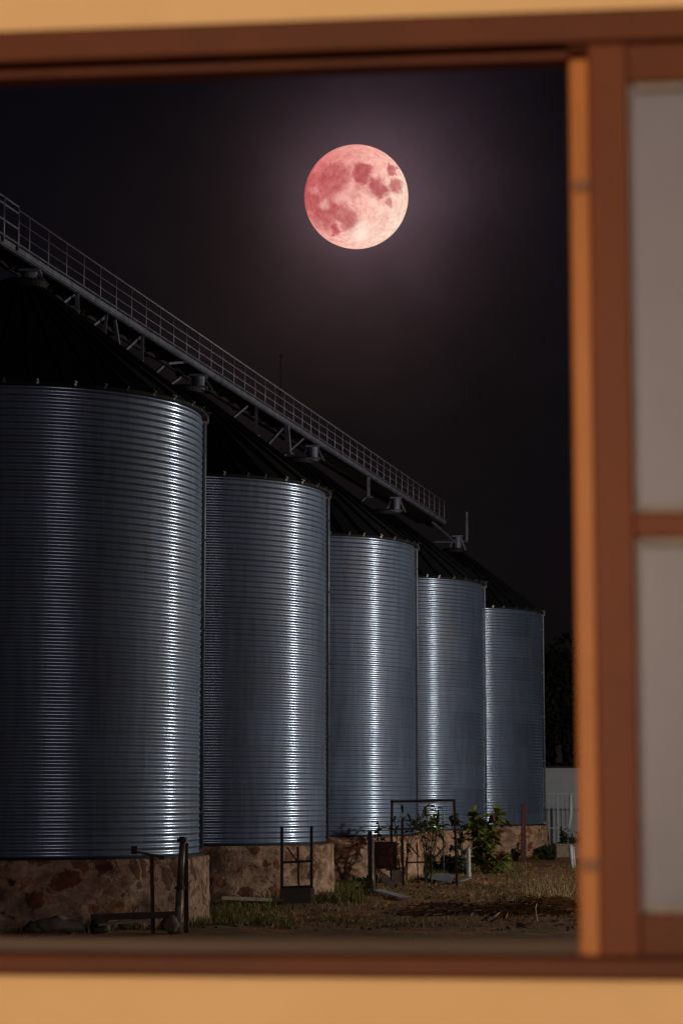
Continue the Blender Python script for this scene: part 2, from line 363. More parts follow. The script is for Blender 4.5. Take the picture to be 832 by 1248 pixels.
def make_silo():
    root = empty('grain_silo', (0, 0, 0))
    w = MB(); NC = 68; SUB = 6; prof = []
    for i in range(NC*SUB+1):
        t = i/SUB; prof.append((RS + .015*math.sin(2*math.pi*t), ZB + HW*i/(NC*SUB)))
    w.lathe(prof, 180); w.v = [(x, y, z-0) for x, y, z in w.v]
    w.build('corrugated_wall', M['sheet'], root, smooth=True)
    fl = MB(); fl.lathe([(RS-.1, ZB-.055), (RS+.12, ZB-.055), (RS+.12, ZB-.01), (RS+.02, ZB+.0)], 120); fl.build('base_ring', M['darksteel'], root)
    # roof cone with raised ribs, eave skirt
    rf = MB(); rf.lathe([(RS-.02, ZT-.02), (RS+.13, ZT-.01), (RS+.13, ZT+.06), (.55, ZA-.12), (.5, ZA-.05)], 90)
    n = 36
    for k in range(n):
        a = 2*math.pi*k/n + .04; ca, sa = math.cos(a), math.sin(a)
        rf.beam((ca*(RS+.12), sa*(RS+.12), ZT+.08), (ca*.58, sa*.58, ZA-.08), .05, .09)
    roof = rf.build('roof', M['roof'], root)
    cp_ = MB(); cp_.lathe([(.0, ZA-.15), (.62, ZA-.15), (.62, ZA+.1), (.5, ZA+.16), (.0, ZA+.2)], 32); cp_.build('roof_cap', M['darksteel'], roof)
    # two thin stiffening rings
    for z in (ZB+HW*.537, ):
        r_ = MB(); r_.lathe([(RS+.02, z), (RS+.034, z+.008), (RS+.034, z+.02), (RS+.02, z+.028)], 120); r_.build('wind_ring', M['pipe'], root)
    for k in range(20):                         # lugs along the eave (front half), each a clip with a bolt
        a = R(-172 + k*9.6 + random.uniform(-1.6, 1.6)); ca, sa = math.cos(a), math.sin(a)
        l = MB(); p = Vector((ca*(RS+.10), sa*(RS+.10), ZT+.05)); t = Vector((-sa, ca, 0)); o_ = Vector((ca, sa, 0))
        M3 = Matrix((t, o_, Vector((0, 0, 1)))).transposed()
        s_ = random.uniform(.5, .95)
        l.box(p, (.09*s_, .07, .08), M3); l.box(p+Vector((0, 0, .06)), (.04, .05, .09*s_), M3)
        l.tube(p+o_*.02+Vector((0, 0, .045)), p+o_*.09+Vector((0, 0, .045)), .028, n=8)
        l.build('roof_lug', M['lug'], root)
    # downpipe on the right flank, standing off the wall on brackets
    dp = MB(); x = RS+.05
    dp.path([(x-.10, -.05, ZT+.16), (x-.02, -.05, ZT+.15), (x+.02, -.05, ZT), (x+.02, -.05, ZB+.1)], .05, 12)
    pipe = dp.build('downpipe', M['pipe'], root, smooth=True)
    hp = MB(); hp.box((x+.0, -.05, ZT+.02), (.26, .2, .2)); hp.box((x+.05, -.05, ZT+.14), (.1, .1, .12)); hp.tube((x-.1, -.1, ZT+.18), (x+.2, -.1, ZT+.2), .03)
    hp.build('hopper', M['lug'], pipe)
    for k in range(5):
        z = ZB + 1 + k*2.3; br = MB(); br.box((x-.02, -.05, z), (.2, .16, .05)); br.build('bracket', M['pipe'], pipe)
    # rubble plinth, a little wider than the wall
    st = MB(); n = 220; rows = 26; vs = []
    for i in range(rows+1):
        z = -.25 + (ZB+.19)*i/rows
        for k in range(n):
            a = 2*math.pi*k/n; r = RS+.25
            P_ = Vector((math.cos(a)*r, math.sin(a)*r, z))
            dd, _ = noise.voronoi(P_*1.5 + noise.noise_vector(P_*1.3)*.35)
            r += .10*min(.6, dd[1]-dd[0]) + .03*noise.noise(P_*6) + .05*noise.noise(P_*1.1) - .02
            if i == rows: r -= .05
            vs.append((math.cos(a)*r, math.sin(a)*r, z))
    st.add(vs, [(i*n+k, i*n+(k+1) % n, (i+1)*n+(k+1) % n, (i+1)*n+k) for i in range(rows) for k in range(n)])
    zt = ZB-.06; rr_ = RS+.22
    st.lathe([(rr_, zt-.02), (rr_-.06, zt), (RS-.4, zt+.002)], 120)
    st.build('stone_plinth', M['stone'], root, smooth=True)
    return root
silo0 = make_silo()
slabels = ['nearest and largest looking grain silo, cut off by the left edge',
           'second grain silo from the left, behind the black post frame',
           'middle grain silo, behind the brown cabinet and white board',
           'fourth grain silo from the left, behind the broad-leaved bush and rusty frame',
           'farthest and smallest looking grain silo, behind the oxide red post beside the white fence']
for i, p in enumerate(pos):
    s = silo0 if i == 0 else copy_tree(silo0)
    s.location = p; s.rotation_euler = (0, 0, -math.atan2(p.x, p.y))
    tag(s, slabels[i], 'silo', 'grain silos standing in a row')

# ------------------------------------------------------------------ catwalk over the roof peaks
A0 = (pos[0]*3 + pos[1]*0)/3; dr = (pos[4]-pos[0]).normalized(); ZD = 16.68
side = Vector((dr.y, -dr.x, 0)); HWD = .45     # to the right (towards the camera side)
def cl(s, off=0, z=ZD): p = pos[0] + dr*s + side*off; return Vector((p.x, p.y, z + .0064*s))
def cw(px, py, off=.0):        # point on the vertical plane of the walkway seen at a pixel
    d = ray(px, py); o = pos[0] + side*off; nrm = side
    t = (o - CAM).dot(nrm)/d.dot(nrm); return CAM + d*t
def s_of(px, off=HWD):
    p = cw(px, 500, off); return (p-pos[0]).dot(dr)
S0, S1 = -5.5, s_of(542)
cat = empty('catwalk', cl(0, 0, ZD)); tag(cat, 'long galvanised catwalk with a railing running over the silo roofs', 'catwalk')
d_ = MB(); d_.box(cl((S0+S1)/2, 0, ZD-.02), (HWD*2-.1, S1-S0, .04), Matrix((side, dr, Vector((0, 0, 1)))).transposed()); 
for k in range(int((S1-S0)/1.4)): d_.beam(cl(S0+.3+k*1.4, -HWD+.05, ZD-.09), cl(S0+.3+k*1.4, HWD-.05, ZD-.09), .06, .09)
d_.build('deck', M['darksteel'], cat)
for o_ in (HWD, -HWD):
    gi = MB(); gi.beam(cl(S0, o_, ZD-.045), cl(S1, o_, ZD-.045), .05, .13); gi.beam(cl(S0, o_-.04*(1 if o_ > 0 else -1), ZD-.14), cl(S1, o_-.04*(1 if o_ > 0 else -1), ZD-.14), .11, .025)
    gi.beam(cl(S0, o_+.03*(1 if o_ > 0 else -1), ZD+.07), cl(S1, o_+.03*(1 if o_ > 0 else -1), ZD+.07), .10, .03)
    gi.build('girder', M['steel'] if o_ > 0 else M['darksteel'], cat)  # far girder near-black like the deck, standing in for shade underneath
m1c = -1.7
for z, r, nm in ((.98, .028, 'top_rail'), (.68, .016, 'middle_rail'), (.38, .016, 'middle_rail')):
    a = MB(); a.tube(cl(m1c, HWD, ZD+z), cl(S1, HWD, ZD+z), r, n=8); a.build(nm, M['rail'], cat, smooth=True)
k = 0; s_ = m1c+.9
while s_ < S1+.01:
    a = MB(); a.tube(cl(s_, HWD, ZD-.05), cl(s_, HWD, ZD+.98), .024, n=8); a.build('rail_post', M['rail'], cat, smooth=True); s_ += 1.4
a = MB(); a.box(cl((S0+S1)/2-.6, -.68, ZD+.22), (.34, S1-S0-1.2, .40), Matrix((side, dr, Vector((0, 0, 1)))).transposed())
for k in range(18): a.box(cl(S0+1+k*3.5, -.68, ZD+.22), (.40, .05, .46), Matrix((side, dr, Vector((0, 0, 1)))).transposed())
a.build('conveyor_casing', M['conveyor'], cat)
# trestle legs and braces seen below the walkway
legs = [((94, 355), (95, 393), .10), ((130, 384), (126, 420), .08), ((140, 390), (147, 435), .09), ((174, 409), (173, 456), .09),
        ((312, 492), (312, 531), .10), ((349, 515), (352, 553), .17), ((449, 580), (449, 606), .13)]
for a_, b_, w in legs:
    l = MB(); l.beam(cw(*a_, HWD-.1), cw(*b_, HWD-.1), w, w); l.beam(cw(b_[0]-1, b_[1], HWD-.1), cw(b_[0]+2, b_[1], HWD-.1), w*1.5, .04); l.build('leg', M['steel'], cat)
braces = [((170, 411), (147, 432)), ((199, 446), (182, 462)), ((205, 443), (228, 441)), ((93, 357), (69, 375)), ((128, 386), (105, 403)), ((301, 495), (284, 509)),
          ((347, 519), (327, 541)), ((372, 532), (345, 556)), ((449, 602), (438, 613)), ((220, 460), (200, 474))]
for a_, b_ in braces:
    l = MB(); l.beam(cw(*a_, HWD-.25), cw(*b_, HWD-.25), .07, .07); l.build('brace', M['steel'], cat)
for i, p in enumerate(pos):        # collars carrying the walkway on each peak
    c = MB(); q = cl((p-pos[0]).dot(dr), .2); q.x += 0
    zq = q.z; c.tube((q.x, q.y, ZA+.05), (q.x, q.y, zq-.2), .21, n=16); c.box((q.x, q.y, zq-.24), (.55, .55, .07)); c.box((q.x, q.y, ZA+.1), (.6, .6, .06))
    c.beam((q.x+.45, q.y, ZA+.05), (q.x+.15, q.y, zq-.2), .07); c.beam((q.x-.45, q.y, ZA+.05), (q.x-.15, q.y, zq-.2), .07)
    c.build('peak_support', M['steel'], cat)
# caged landing over the first peak
lp = MB(); m0, m1 = -5.3, -1.75; off1 = HWD+.06
zt = ZD+1.02
for s_ in (m0, -2.75, m1):
    lp.tube(cl(s_, off1, ZD-.1), cl(s_, off1, zt), .035, n=8)
    lp.tube(cl(s_, -HWD, ZD-.1), cl(s_, -HWD, zt), .035, n=8)
    lp.tube(cl(s_, off1, zt), cl(s_, -HWD, zt), .03, n=8)
for z in (zt, ZD+.85, ZD+.45): lp.tube(cl(m0, off1, z), cl(m1, off1, z), .026, n=8); lp.tube(cl(m0, -HWD, z), cl(m1, -HWD, z), .026, n=8)
lp.path([cl(-4.2, -.1, ZD), cl(-3.9, -.1, ZD+.55), cl(-3.4, -.1, ZD+1.0), cl(-2.9, -.1, ZD+.6), cl(-2.6, -.1, ZD+.2)], .035, 8)
lp.build('landing_cage', M['steel'], cat, smooth=True)
mo = MB(); q = cl(-1.1, -.1, ZD+.32); mo.tube(q-dr*.3, q+dr*.35, .2, n=16); mo.box(q-Vector((0, 0, .2)), (.4, .5, .16)); mo.tube(q+dr*.35, q+dr*.5, .09, n=10)
mo.build('drive_motor', M['rust'], cat)
# bracket arm with an upright at the far end
e = MB(); pts = [cw(527, 637, .2), cw(553, 660, .2)]; 
e.beam(pts[0], pts[1], .10); e.beam(cw(530, 660.5, .2), cw(569, 660, .2), .12, .08); e.beam(cw(568.5, 660, .2), cw(568.5, 624, .2), .12)
e.build('end_bracket', M['steel'], cat)
# whip aerial on the walkway
ae = MB(); q0 = cw(342, 474, -.45); q1 = cw(342.3, 434, -.45); q0.z = ZD+.1
ae.tube(q0, q1, .03, .022, 8); ae.box(q1, (.08, .08, .12)); 
tag(solo('aerial', ae, M['black'], q0), 'thin dark aerial standing upright on the catwalk against the sky', 'aerial')

# ------------------------------------------------------------------ yard things
def onG(px, py): p = gp(px, py, 0); p.z = gz(p.x, p.y); return p
def H(px, py, Y): return at(px, py, Y)

# leaning scuffed pipe
Y = 52.0
b0 = H(216, 1136, Y); b0.z = 0; t0 = H(222.5, 1026, Y); r = empty('leaning_pipe', b0)
tag(r, 'grey scuffed pipe leaning upright with a flange on top, in front of the first plinth', 'pipe')
a = MB(); mid = b0.lerp(t0, .5); a.tube(b0-Vector((0, 0, .1)), mid, .10, .075, 14); a.tube(mid, t0, .075, .068, 14); a.build('pipe_shaft', M['oldpipe'], r, smooth=True)
a = MB(); a.tube(mid-Vector((0, 0, .03)), mid+Vector((0, 0, .03)), .115, n=14); a.build('collar', M['rust'], r)
a = MB(); a.tube(t0, t0+Vector((0, 0, .07)), .125, n=14); a.tube(t0+Vector((0, 0, .07)), t0+Vector((0, 0, .12)), .075, n=14)
for k in range(6): a.tube(t0+Vector((math.cos(k*1.047)*.1, math.sin(k*1.047)*.1, -.03)), t0+Vector((math.cos(k*1.047)*.1, math.sin(k*1.047)*.1, .1)), .014, n=6)
a.build('flange', M['black'], r)
b0 = H(227.5, 1136, 52.15); b0.z = -.1
a = MB(); t = H(226.5, 1029, 52.15); a.beam(b0, t, .11, .09); a.box(t, (.13, .1, .05))
tag(solo('steel_post', a, M['rust'], b0, bevel=.006), 'dark rusty square post right beside the leaning pipe', 'post')
b0 = H(187, 1137, 51.7); b0.z = -.1
a = MB(); t = H(185, 1043, 51.7); a.beam(b0, t, .085, .07); a.beam(H(165, 1038, 51.72), H(201, 1045, 51.72), .05, .05); a.box(H(164, 1036, 51.7), (.14, .12, .18)); a.box(H(197, 1046, 51.72), (.10, .09, .06))
tag(solo('capped_post', a, M['rust'], b0, bevel=.006), 'slim rusty post with a short cross arm, left of the leaning pipe', 'post')
# timbers lying low at the first plinth
a = MB(); p0 = H(112, 1118, 51.2); p1 = H(214, 1114.5, 51.6); a.beam(p0, p1, .22, .14)
tag(solo('timber_beam', a, M['timber'], (p0+p1)/2, bevel=.01), 'long dark timber resting on rubble in front of the first plinth', 'timber')
a = MB(); a.beam(H(120, 1127, 50.9), H(183, 1121, 51.1), .2, .05)
tag(solo('plank', a, M['plaster'], H(150, 1124, 51)), 'pale weathered plank lying under the long dark timber', 'plank')
def rock(name, c, r, mt, lab, squash=(1, 1, .7), seed=0):
    mb = MB(); n, rows = 20, 12; vs = []; c = Vector(c)
    for i in range(rows+1):
        th = math.pi*i/rows
        for k in range(n):
            ph = 2*math.pi*k/n; d = Vector((math.sin(th)*math.cos(ph), math.sin(th)*math.sin(ph), math.cos(th)))
            q = 1 + .35*noise.noise(d*1.7+Vector((seed, 0, 0))) + .12*noise.noise(d*4+Vector((seed, 3, 0)))
            vs.append(c + Vector((d.x*squash[0], d.y*squash[1], d.z*squash[2]))*r*q)
    mb.add(vs, [(i*n+k, i*n+(k+1) % n, (i+1)*n+(k+1) % n, (i+1)*n+k) for i in range(rows) for k in range(n)])
    return tag(solo(name, mb, mt, c-Vector((0, 0, r*squash[2])), smooth=True), lab, 'rock', 'loose rocks at the first plinth')
rock('rock', H(72, 1128, 51), .36, M['concrete2'], 'broad pale rock lying at the foot of the first plinth', (1.5, 1, .5), 1)
rock('rock', H(45, 1131, 51), .22, M['concrete'], 'small dark rock just left of the broad pale rock', (1.2, 1, .7), 5)
rock('rock', H(122, 1128, 51.3), .22, M['concrete'], 'dark rock under the left end of the long timber', (1, 1, .9), 9)
rock('rock', H(207, 1126, 51.5), .2, M['concrete'], 'dark rock under the right end of the long timber, beside the leaning pipe', (1, 1, 1), 12)

# black post frame on a concrete block
r = empty('post_frame', onG(361, 1103)); Yb = r.location.y
tag(r, 'black steel post frame with a crossbar standing on a concrete block', 'frame')
a = MB(); x0, x1 = H(341, 1090, Yb).x, H(382, 1090, Yb).x; zt = H(361, 1083, Yb).z
a.box(((x0+x1)/2, Yb+.7, zt/2-.1), (x1-x0, 1.4, zt+.2)); a.build('concrete_block', M['concrete'], r, bevel=.03)
a = MB(); a.box((x1-.03, Yb-.012, zt/2-.1), (.12, .03, zt+.2)); a.build('pale_corner', M['concrete2'], r, bevel=.01)
for px in (343.5, 379.5):
    a = MB(); q = H(px, 1083, Yb+.2); a.beam((q.x, q.y, zt-.02), H(px, 1007, Yb+.2), .085, .085); a.build('post', M['black'], r, bevel=.006)
for z, w in ((1050, .07), (1081, .09)):
    a = MB(); a.beam(H(345, z+1, Yb+.2), H(378.5, z-.5, Yb+.2), w, w); a.build('crossbar', M['black'], r)
a = MB(); q = H(364, 1080, Yb+.2); a.beam(q, H(362.5, 1032, Yb+.25), .06, .06); a.beam(H(350, 1033, Yb+.4), H(362, 1049, Yb+.3), .04); a.build('middle_bar', M['rust'], r)
# kerb slab between plinth one and two
a = MB(); a.beam(H(262, 1094, 64), H(338, 1097, 66), .5, .10); tag(solo('slab', a, M['concrete2'], H(300, 1096, 65), bevel=.01), 'low concrete slab edge between the first and second plinth', 'slab')

# rusty gate frame
Yg = 80.0
def G(px, py, dy=0): return H(px, py, Yg+dy)
r = empty('gate_frame', (G(515, 1075).x, Yg, 0)); tag(r, 'tall rusty open gate frame in front of the middle and fourth silos', 'frame')
for px0, px1, y1 in ((476, 477.5, 976), (556.5, 553, 977)):
    a = MB(); b_ = G(px0, 1077); b_.z = -.05; a.beam(b_, G(px1, y1-1), .085, .085); a.build('post', M['rust'], r, bevel=.006)
a = MB(); a.beam(G(475.5, 977), G(554.5, 975.5), .10, .085); a.build('top_bar', M['rust'], r, bevel=.006)
a = MB(); b_ = G(491, 1076); b_.z = 0; a.beam(b_, G(490, 1000), .08, .08); a.build('inner_post', M['rust'], r)
for q in (((478, 1010.5), (512, 1010)), ((496, 1051), (556, 1050.5)), ((488, 1060), (470, 1060))):
    a = MB(); a.beam(G(*q[0]), G(*q[1]), .055, .055); a.build('rail', M['rust'], r)
for q in (((496, 1027), (511, 1045)), ((516, 1029), (529, 1046)), ((529, 1046), (543, 1030)), ((508, 1026), (509, 1074)), ((497, 1028), (495, 1073))):
    a = MB(); a.beam(G(*q[0]), G(*q[1]), .045, .045); a.build('bracing', M['rust'], r)
# bent thin pipe behind
a = MB(); q = H(540, 1020, 90); a.path([(q.x, q.y, 0), H(540, 1000, 90), H(540, 988, 90), H(538, 984, 90), H(533, 984, 90)], .03, 8)
tag(solo('bent_pipe', a, M['pipe'], (q.x, q.y, 0), smooth=True), 'thin pipe with a bent top seen through the rusty gate frame', 'pipe')
# brown cabinet on legs
Yk = 79.0; r = empty('cabinet', (H(470, 1060, Yk).x, Yk, 0)); tag(r, 'rusty brown metal cabinet standing on legs beside the gate frame', 'cabinet')
x0, x1 = H(456, 1040, Yk).x, H(484, 1040, Yk).x; z0, z1 = H(470, 1058, Yk).z, H(470, 1026, Yk).z
a = MB(); a.box(((x0+x1)/2, Yk+.25, (z0+z1)/2), (x1-x0, .5, z1-z0)); a.build('cabinet_body', M['rust'], r, bevel=.01)
a = MB(); a.box(((x0+x1)/2-.03, Yk-.02, (z0+z1)/2), ((x1-x0)*.62, .03, (z1-z0)*.84)); dd = a.build('door', M['redpaint'], r, bevel=.008)
a = MB(); a.box(((x0+x1)/2-.03, Yk-.045, (z0+z1)/2+.12), ((x1-x0)*.42, .02, .32)); a.build('door_panel', M['rust'], dd, bevel=.006)
a = MB(); a.box(((x0+x1)/2+.22, Yk-.05, (z0+z1)/2), (.03, .03, .14)); a.build('handle', M['black'], dd)
for xx in (x0+.05, x1-.05):
    for yy in (Yk+.06, Yk+.42): a = MB(); a.beam((xx, yy, -.1), (xx, yy, z0+.01), .06, .06); a.build('leg', M['rust'], r)
a = MB(); a.beam((x0-.05, Yk-.01, z0), (x1+.25, Yk-.01, z0), .05, .05); a.build('bottom_rail', M['rust'], r)
# pale boards leaning under it
def slab(name, pix, Y, th, mt, lab, cat='board', tilt=0.0):
    q = [H(px, py, Y + tilt*i) for i, (px, py) in enumerate(pix)]
    n = (q[1]-q[0]).cross(q[2]-q[0]).normalized()*th; mb = MB(); k = len(q)
    mb.add(q + [p+n for p in q], [tuple(range(k)), tuple(range(2*k-1, k-1, -1))] + [(i, i+k, (i+1) % k+k, (i+1) % k) for i in range(k)])
    bz = min(q, key=lambda p: p.z); return tag(solo(name, mb, mt, bz), lab, cat)
slab('leaning_board', [(462.5, 1061), (472, 1066), (480, 1077), (481, 1085), (477, 1086.5), (468, 1080)], 78.4, .04, M['plaster'], 'stained pale pointed board leaning below the brown cabinet')
slab('square_board', [(477, 1061), (489, 1060), (490, 1074), (484, 1078), (479, 1076)], 78.8, .04, M['plaster'], 'squarish pale board propped right of the pointed board under the cabinet')
# dark post with a white strip
Yp = 76.2; q = H(453, 1087, Yp); q.z = 0; r = empty('stub_post', q); tag(r, 'dark square post with a white strip down one side, left of the cabinet', 'post')
a = MB(); a.beam((q.x-.05, q.y, -.1), H(450.5, 1013, Yp), .15, .14); a.build('post_shaft', M['black'], r, bevel=.008)
a = MB(); a.beam(H(457, 1087, Yp-.12), H(453.8, 1018, Yp-.1), .05, .03); a.build('white_strip', M['white'], r)
# white board lying on the ground with a dark end
p0, p1 = onG(457, 1090.5), onG(494, 1098); p0.z += .10; p1.z += .10
a = MB(); a.beam(p0, p1, .34, .05); tag(solo('fallen_board', a, M['white'], (p0+p1)/2, bevel=.004), 'white board lying flat on the ground below the dark stub post', 'board')
p0 = onG(447, 1091); rr_ = rock('dark_lump', p0+Vector((0, 0, .1)), .24, M['black'], 'black rubber lump on the ground against the end of the white board', (1.6, 1, .7), 20); rr_['category'] = 'rubbish'; del rr_['group']
# grey sheet metal on the ground
mb = MB(); q = [onG(513, 1073.5), onG(549, 1079.5), onG(553, 1073), onG(537, 1070.5)]
zz = [.14, .10, .22, .26]
for p, z in zip(q, zz): p.z += z
k = 4; n = Vector((0, 0, .03)); mb.add(q+[p-n for p in q], [(0, 1, 2, 3), (7, 6, 5, 4)] + [(i, i+k, (i+1) % k+k, (i+1) % k) for i in range(k)])
tag(solo('metal_sheet', mb, M['greyboard'], q[0]-Vector((0, 0, .1))), 'grey metal sheet lying on the ground beneath the gate frame', 'sheet')
p0, p1 = onG(556, 1077.5), onG(571, 1074); p0.z += .08; p1.z += .08
a = MB(); a.beam(p0, p1, .22, .03); tag(solo('metal_strip', a, M['greyboard'], (p0+p1)/2), 'short grey strip on the ground between the metal sheet and white pipe', 'sheet')
# white pipe stub
q = onG(570.7, 1069); a = MB(); t = H(570.3, 1036.5, q.y); a.tube(q-Vector((0, 0, .1)), t, .088, .082, 16); a.tube(t, t+Vector((0, 0, .04)), .098, n=16); a.tube(t+Vector((0, 0, .04)), t+Vector((.05, 0, .14)), .05, .02, n=10)
tag(solo('white_pipe', a, M['white'], q, smooth=False), 'short white pipe standing upright in front of the broad-leaved bush', 'pipe')
# oxide red post
q = H(637.5, 1048, 112.5); q.z = -.1; t = H(637.5, 980, 112.5); a = MB(); a.beam(q, t, .24, .2); a.box(t, (.27, .23, .06))
tag(solo('red_post', a, M['redpaint'], q, bevel=.01), 'dark oxide red post in front of the farthest silo', 'post')

# fence, wall and block on the far right
Yf = 124.0; z0 = H(690, 1026, Yf).z; z1 = H(690, 966, Yf).z
xa, xb = H(662, 1000, Yf).x, H(662, 1000, Yf).x + 9.5
r = empty('metal_fence', (xa, Yf, 0)); tag(r, 'white metal railing fence of thin vertical bars beside the farthest silo', 'fence')
for z, nm in ((z1-.06, 'top_rail'), (z0+.75, 'lower_rail')):
    a = MB(); a.beam((xa, Yf, z), (xb, Yf, z), .06, .06); a.build(nm, M['fence'], r)
k = 0; x = xa+.05
while x < xb:
    a = MB(); thick = k % 8 == 3
    a.beam((x, Yf, .2 if thick else z0), (x, Yf, z1), .10 if thick else .035, .10 if thick else .035); a.build('post' if thick else 'bar', M['fence'], r); x += .24; k += 1
Yw = 131.0; zt = H(690, 935.5, Yw).z; xa2 = H(650, 950, Yw).x
r = empty('metal_shed', (xa2+8, Yw+4, 0)); tag(r, 'plain pale grey shed wall behind the white railing fence', 'shed')
a = MB(); a.box((xa2+8, Yw+4, zt/2-.2), (16, 8, zt+.4))
a.build('cladding', M['shedwall'], r)
a = MB(); a.box((xa2+8, Yw+4, zt+.05), (16.4, 8.4, .12)); a.build('roof', M['darksteel'], r)
Yq = 116.0; q = H(691, 1054, Yq); a = MB(); x0, x1 = H(677.5, 1040, Yq).x, H(700, 1040, Yq).x+3; zt = H(690, 1030, Yq).z
a.box(((x0+x1)/2, Yq+1, zt/2-.1), (x1-x0, 2, zt+.2)); a.box(((x0+x1)/2, Yq+1, zt+.02), (x1-x0+.1, 2.1, .08))
tag(solo('concrete_plinth', a, M['concrete2'], ((x0+x1)/2, Yq+1, 0), bevel=.02), 'low pale concrete plinth right of the farthest silo, under the fence', 'plinth')
Y_ = 100.0; q = H(697, 1062, Y_); q.z = -.1; a = MB(); t = H(694.5, 1030, Y_); a.tube(q, t, .07, .09, 12); a.tube(H(700, 1059, Y_), H(697.5, 1032, Y_), .05, .05, 10)
tag(solo('drain_pipe', a, M['white'], q, smooth=True), 'pair of short white drain pipes at the right edge of the yard', 'pipe')
# thick bent tube by the fence
a = MB(); a.path([H(682, 1018, 121), H(690, 1012, 121), H(694, 1008, 121), H(695, 990, 121), H(695, 968, 121)], .10, 10); bq = H(682, 1018, 121)
tag(solo('bent_tube', a, M['white'], bq, smooth=True), 'pale bent tube rising in front of the railing fence', 'pipe')

# ------------------------------------------------------------------ plants
def grow(name, base, stems, leafmat, stemmat, L, W, per, lab, cat, droop=.5, extra=None, spread=1.0, group=None):
    base = Vector(base); r = empty(name, base); tag(r, lab, cat, group)
    st = MB(); lf = MB(); ex = MB()
    for tip in stems:
        tip = Vector(tip); b0 = base + Vector((random.uniform(-.12, .12), random.uniform(-.12, .12), -.05))
        pts = [b0]
        for k in range(1, 6):
            t = k/5; p = b0.lerp(tip, t) + Vector((random.uniform(-.06, .06), random.uniform(-.06, .06), 0))*(1 if k < 5 else 0); pts.append(p)
        st.path(pts, [.035*(1-.6*i/5) for i in range(6)], 6)
        for k in range(per):
            t = random.uniform(.35, 1.02) if k > per*.5 else random.uniform(.8, 1.02); i = min(4, int(t*5)); p = pts[i].lerp(pts[i+1], min(1, t*5-i))
            an = random.uniform(0, 2*math.pi); el = random.uniform(-.3, 1.2)*(1 if t < .9 else 1.1)
            d = Vector((math.cos(an)*math.cos(el), math.sin(an)*math.cos(el), math.sin(el)))
            tgt = ex if (extra and random.random() < .14) else lf
            tgt.leaf(p, d, L*random.uniform(.6, 1.2)*spread, W*random.uniform(.7, 1.2), droop*random.uniform(.4, 1.4), random.uniform(-.7, .7))
    st.build('stem', stemmat, r, smooth=True); lf.build('foliage', leafmat, r)
    if extra and ex.v: ex.build('withered_leaves', extra, r)
    return r
Yb = 92.0
def tips(lst, Y): return [H(px, py, Y+random.uniform(-.7, .7)) for px, py in lst]
b0 = H(592, 1066, Yb); b0.z = 0
grow('leafy_bush', b0, tips([(577, 990), (580, 998), (588, 1003), (584, 1012), (592, 1018), (583, 1028), (598, 1012), (576, 1018), (608, 990), (604, 993), (588, 1034), (596, 1040), (580, 1044), (602, 1048), (612, 1046), (574, 1006)], Yb),
     M['leaf'], M['palebark'], .55, .25, 24, 'large bush with broad yellow-green leaves in front of the fourth silo', 'bush', extra=M['rust_leaf'])
b0 = H(566, 1062, 94); b0.z = 0
grow('leafy_shrub', b0, tips([(548, 996), (556, 1000), (562, 1003), (551, 1030), (559, 1026), (564, 1040)], 94), M['darkleaf'], M['bark'], .55, .2, 9, 'dark sparse shrub between the gate frame and the white pipe', 'shrub')
b0 = H(542, 1068, 91); b0.z = 0
grow('low_shrub', b0, [H(random.uniform(518, 566), random.uniform(1044, 1062), 91+random.uniform(-.8, .8)) for _ in range(46)], M['darkleaf'], M['bark'], .2, .09, 26, 'low dense dark green shrub behind the metal sheet', 'shrub', .3)
b0 = H(519, 1040, 83); b0.z = 0
grow('spiky_plant', b0, tips([(519, 982), (530, 985), (535, 995), (512, 997), (524, 1000), (534, 1004), (517, 1004)], 83), M['leaf'], M['bark'], .5, .10, 22, 'thin spiky-leaved plant seen inside the rusty gate frame', 'plant', .6)
b0 = H(490, 1040, 82.5); b0.z = 0
grow('bare_plant', b0, tips([(490, 984), (480, 1000), (474, 1005), (500, 999), (508, 997)], 82.5), M['darkleaf'], M['bark'], .4, .10, 12, 'nearly bare dark plant at the inner post of the gate frame', 'plant', .5)
b0 = H(462, 1035, 82.2); b0.z = 0
grow('small_plant', b0, tips([(462, 1005), (460, 1012), (464, 1018)], 82.2), M['darkleaf'], M['bark'], .22, .14, 9, 'small dark plant silhouetted above the brown cabinet', 'plant', .2)
b0 = H(608, 1064, 95); b0.z = 0
grow('arching_plant', b0, tips([(612, 1038), (620, 1041), (604, 1050), (616, 1050), (598, 1056), (610, 1060)], 95), M['leaf'], M['bark'], .4, .10, 9, 'low arching plant at the right foot of the broad-leaved bush', 'plant', 1.0)
b0 = H(663, 1050, 114); b0.z = 0
grow('corner_shrub', b0, [H(random.uniform(656, 674), random.uniform(1030, 1048), 114+random.uniform(-.4, .4)) for _ in range(16)], M['darkleaf'], M['bark'], .24, .12, 22, 'dark rounded shrub at the right foot of the farthest silo', 'shrub', .3)
b0 = H(628, 1050, 113); b0.z = 0
grow('plinth_shrub', b0, [H(random.uniform(622, 634), random.uniform(1028, 1048), 113+random.uniform(-.4, .4)) for _ in range(10)], M['darkleaf'], M['bark'], .22, .1, 14, 'dark shrub beside the oxide red post', 'shrub', .3)
b0 = H(690, 1030, 119); b0.z = .3
grow('fence_shrub', b0, [H(random.uniform(682, 712), random.uniform(1010, 1026), 119+random.uniform(-.4, .4)) for _ in range(16)], M['darkleaf'], M['bark'], .3, .12, 14, 'dark shrub growing at the foot of the white railing fence', 'shrub', .3)
b0 = onG(443, 1090); 
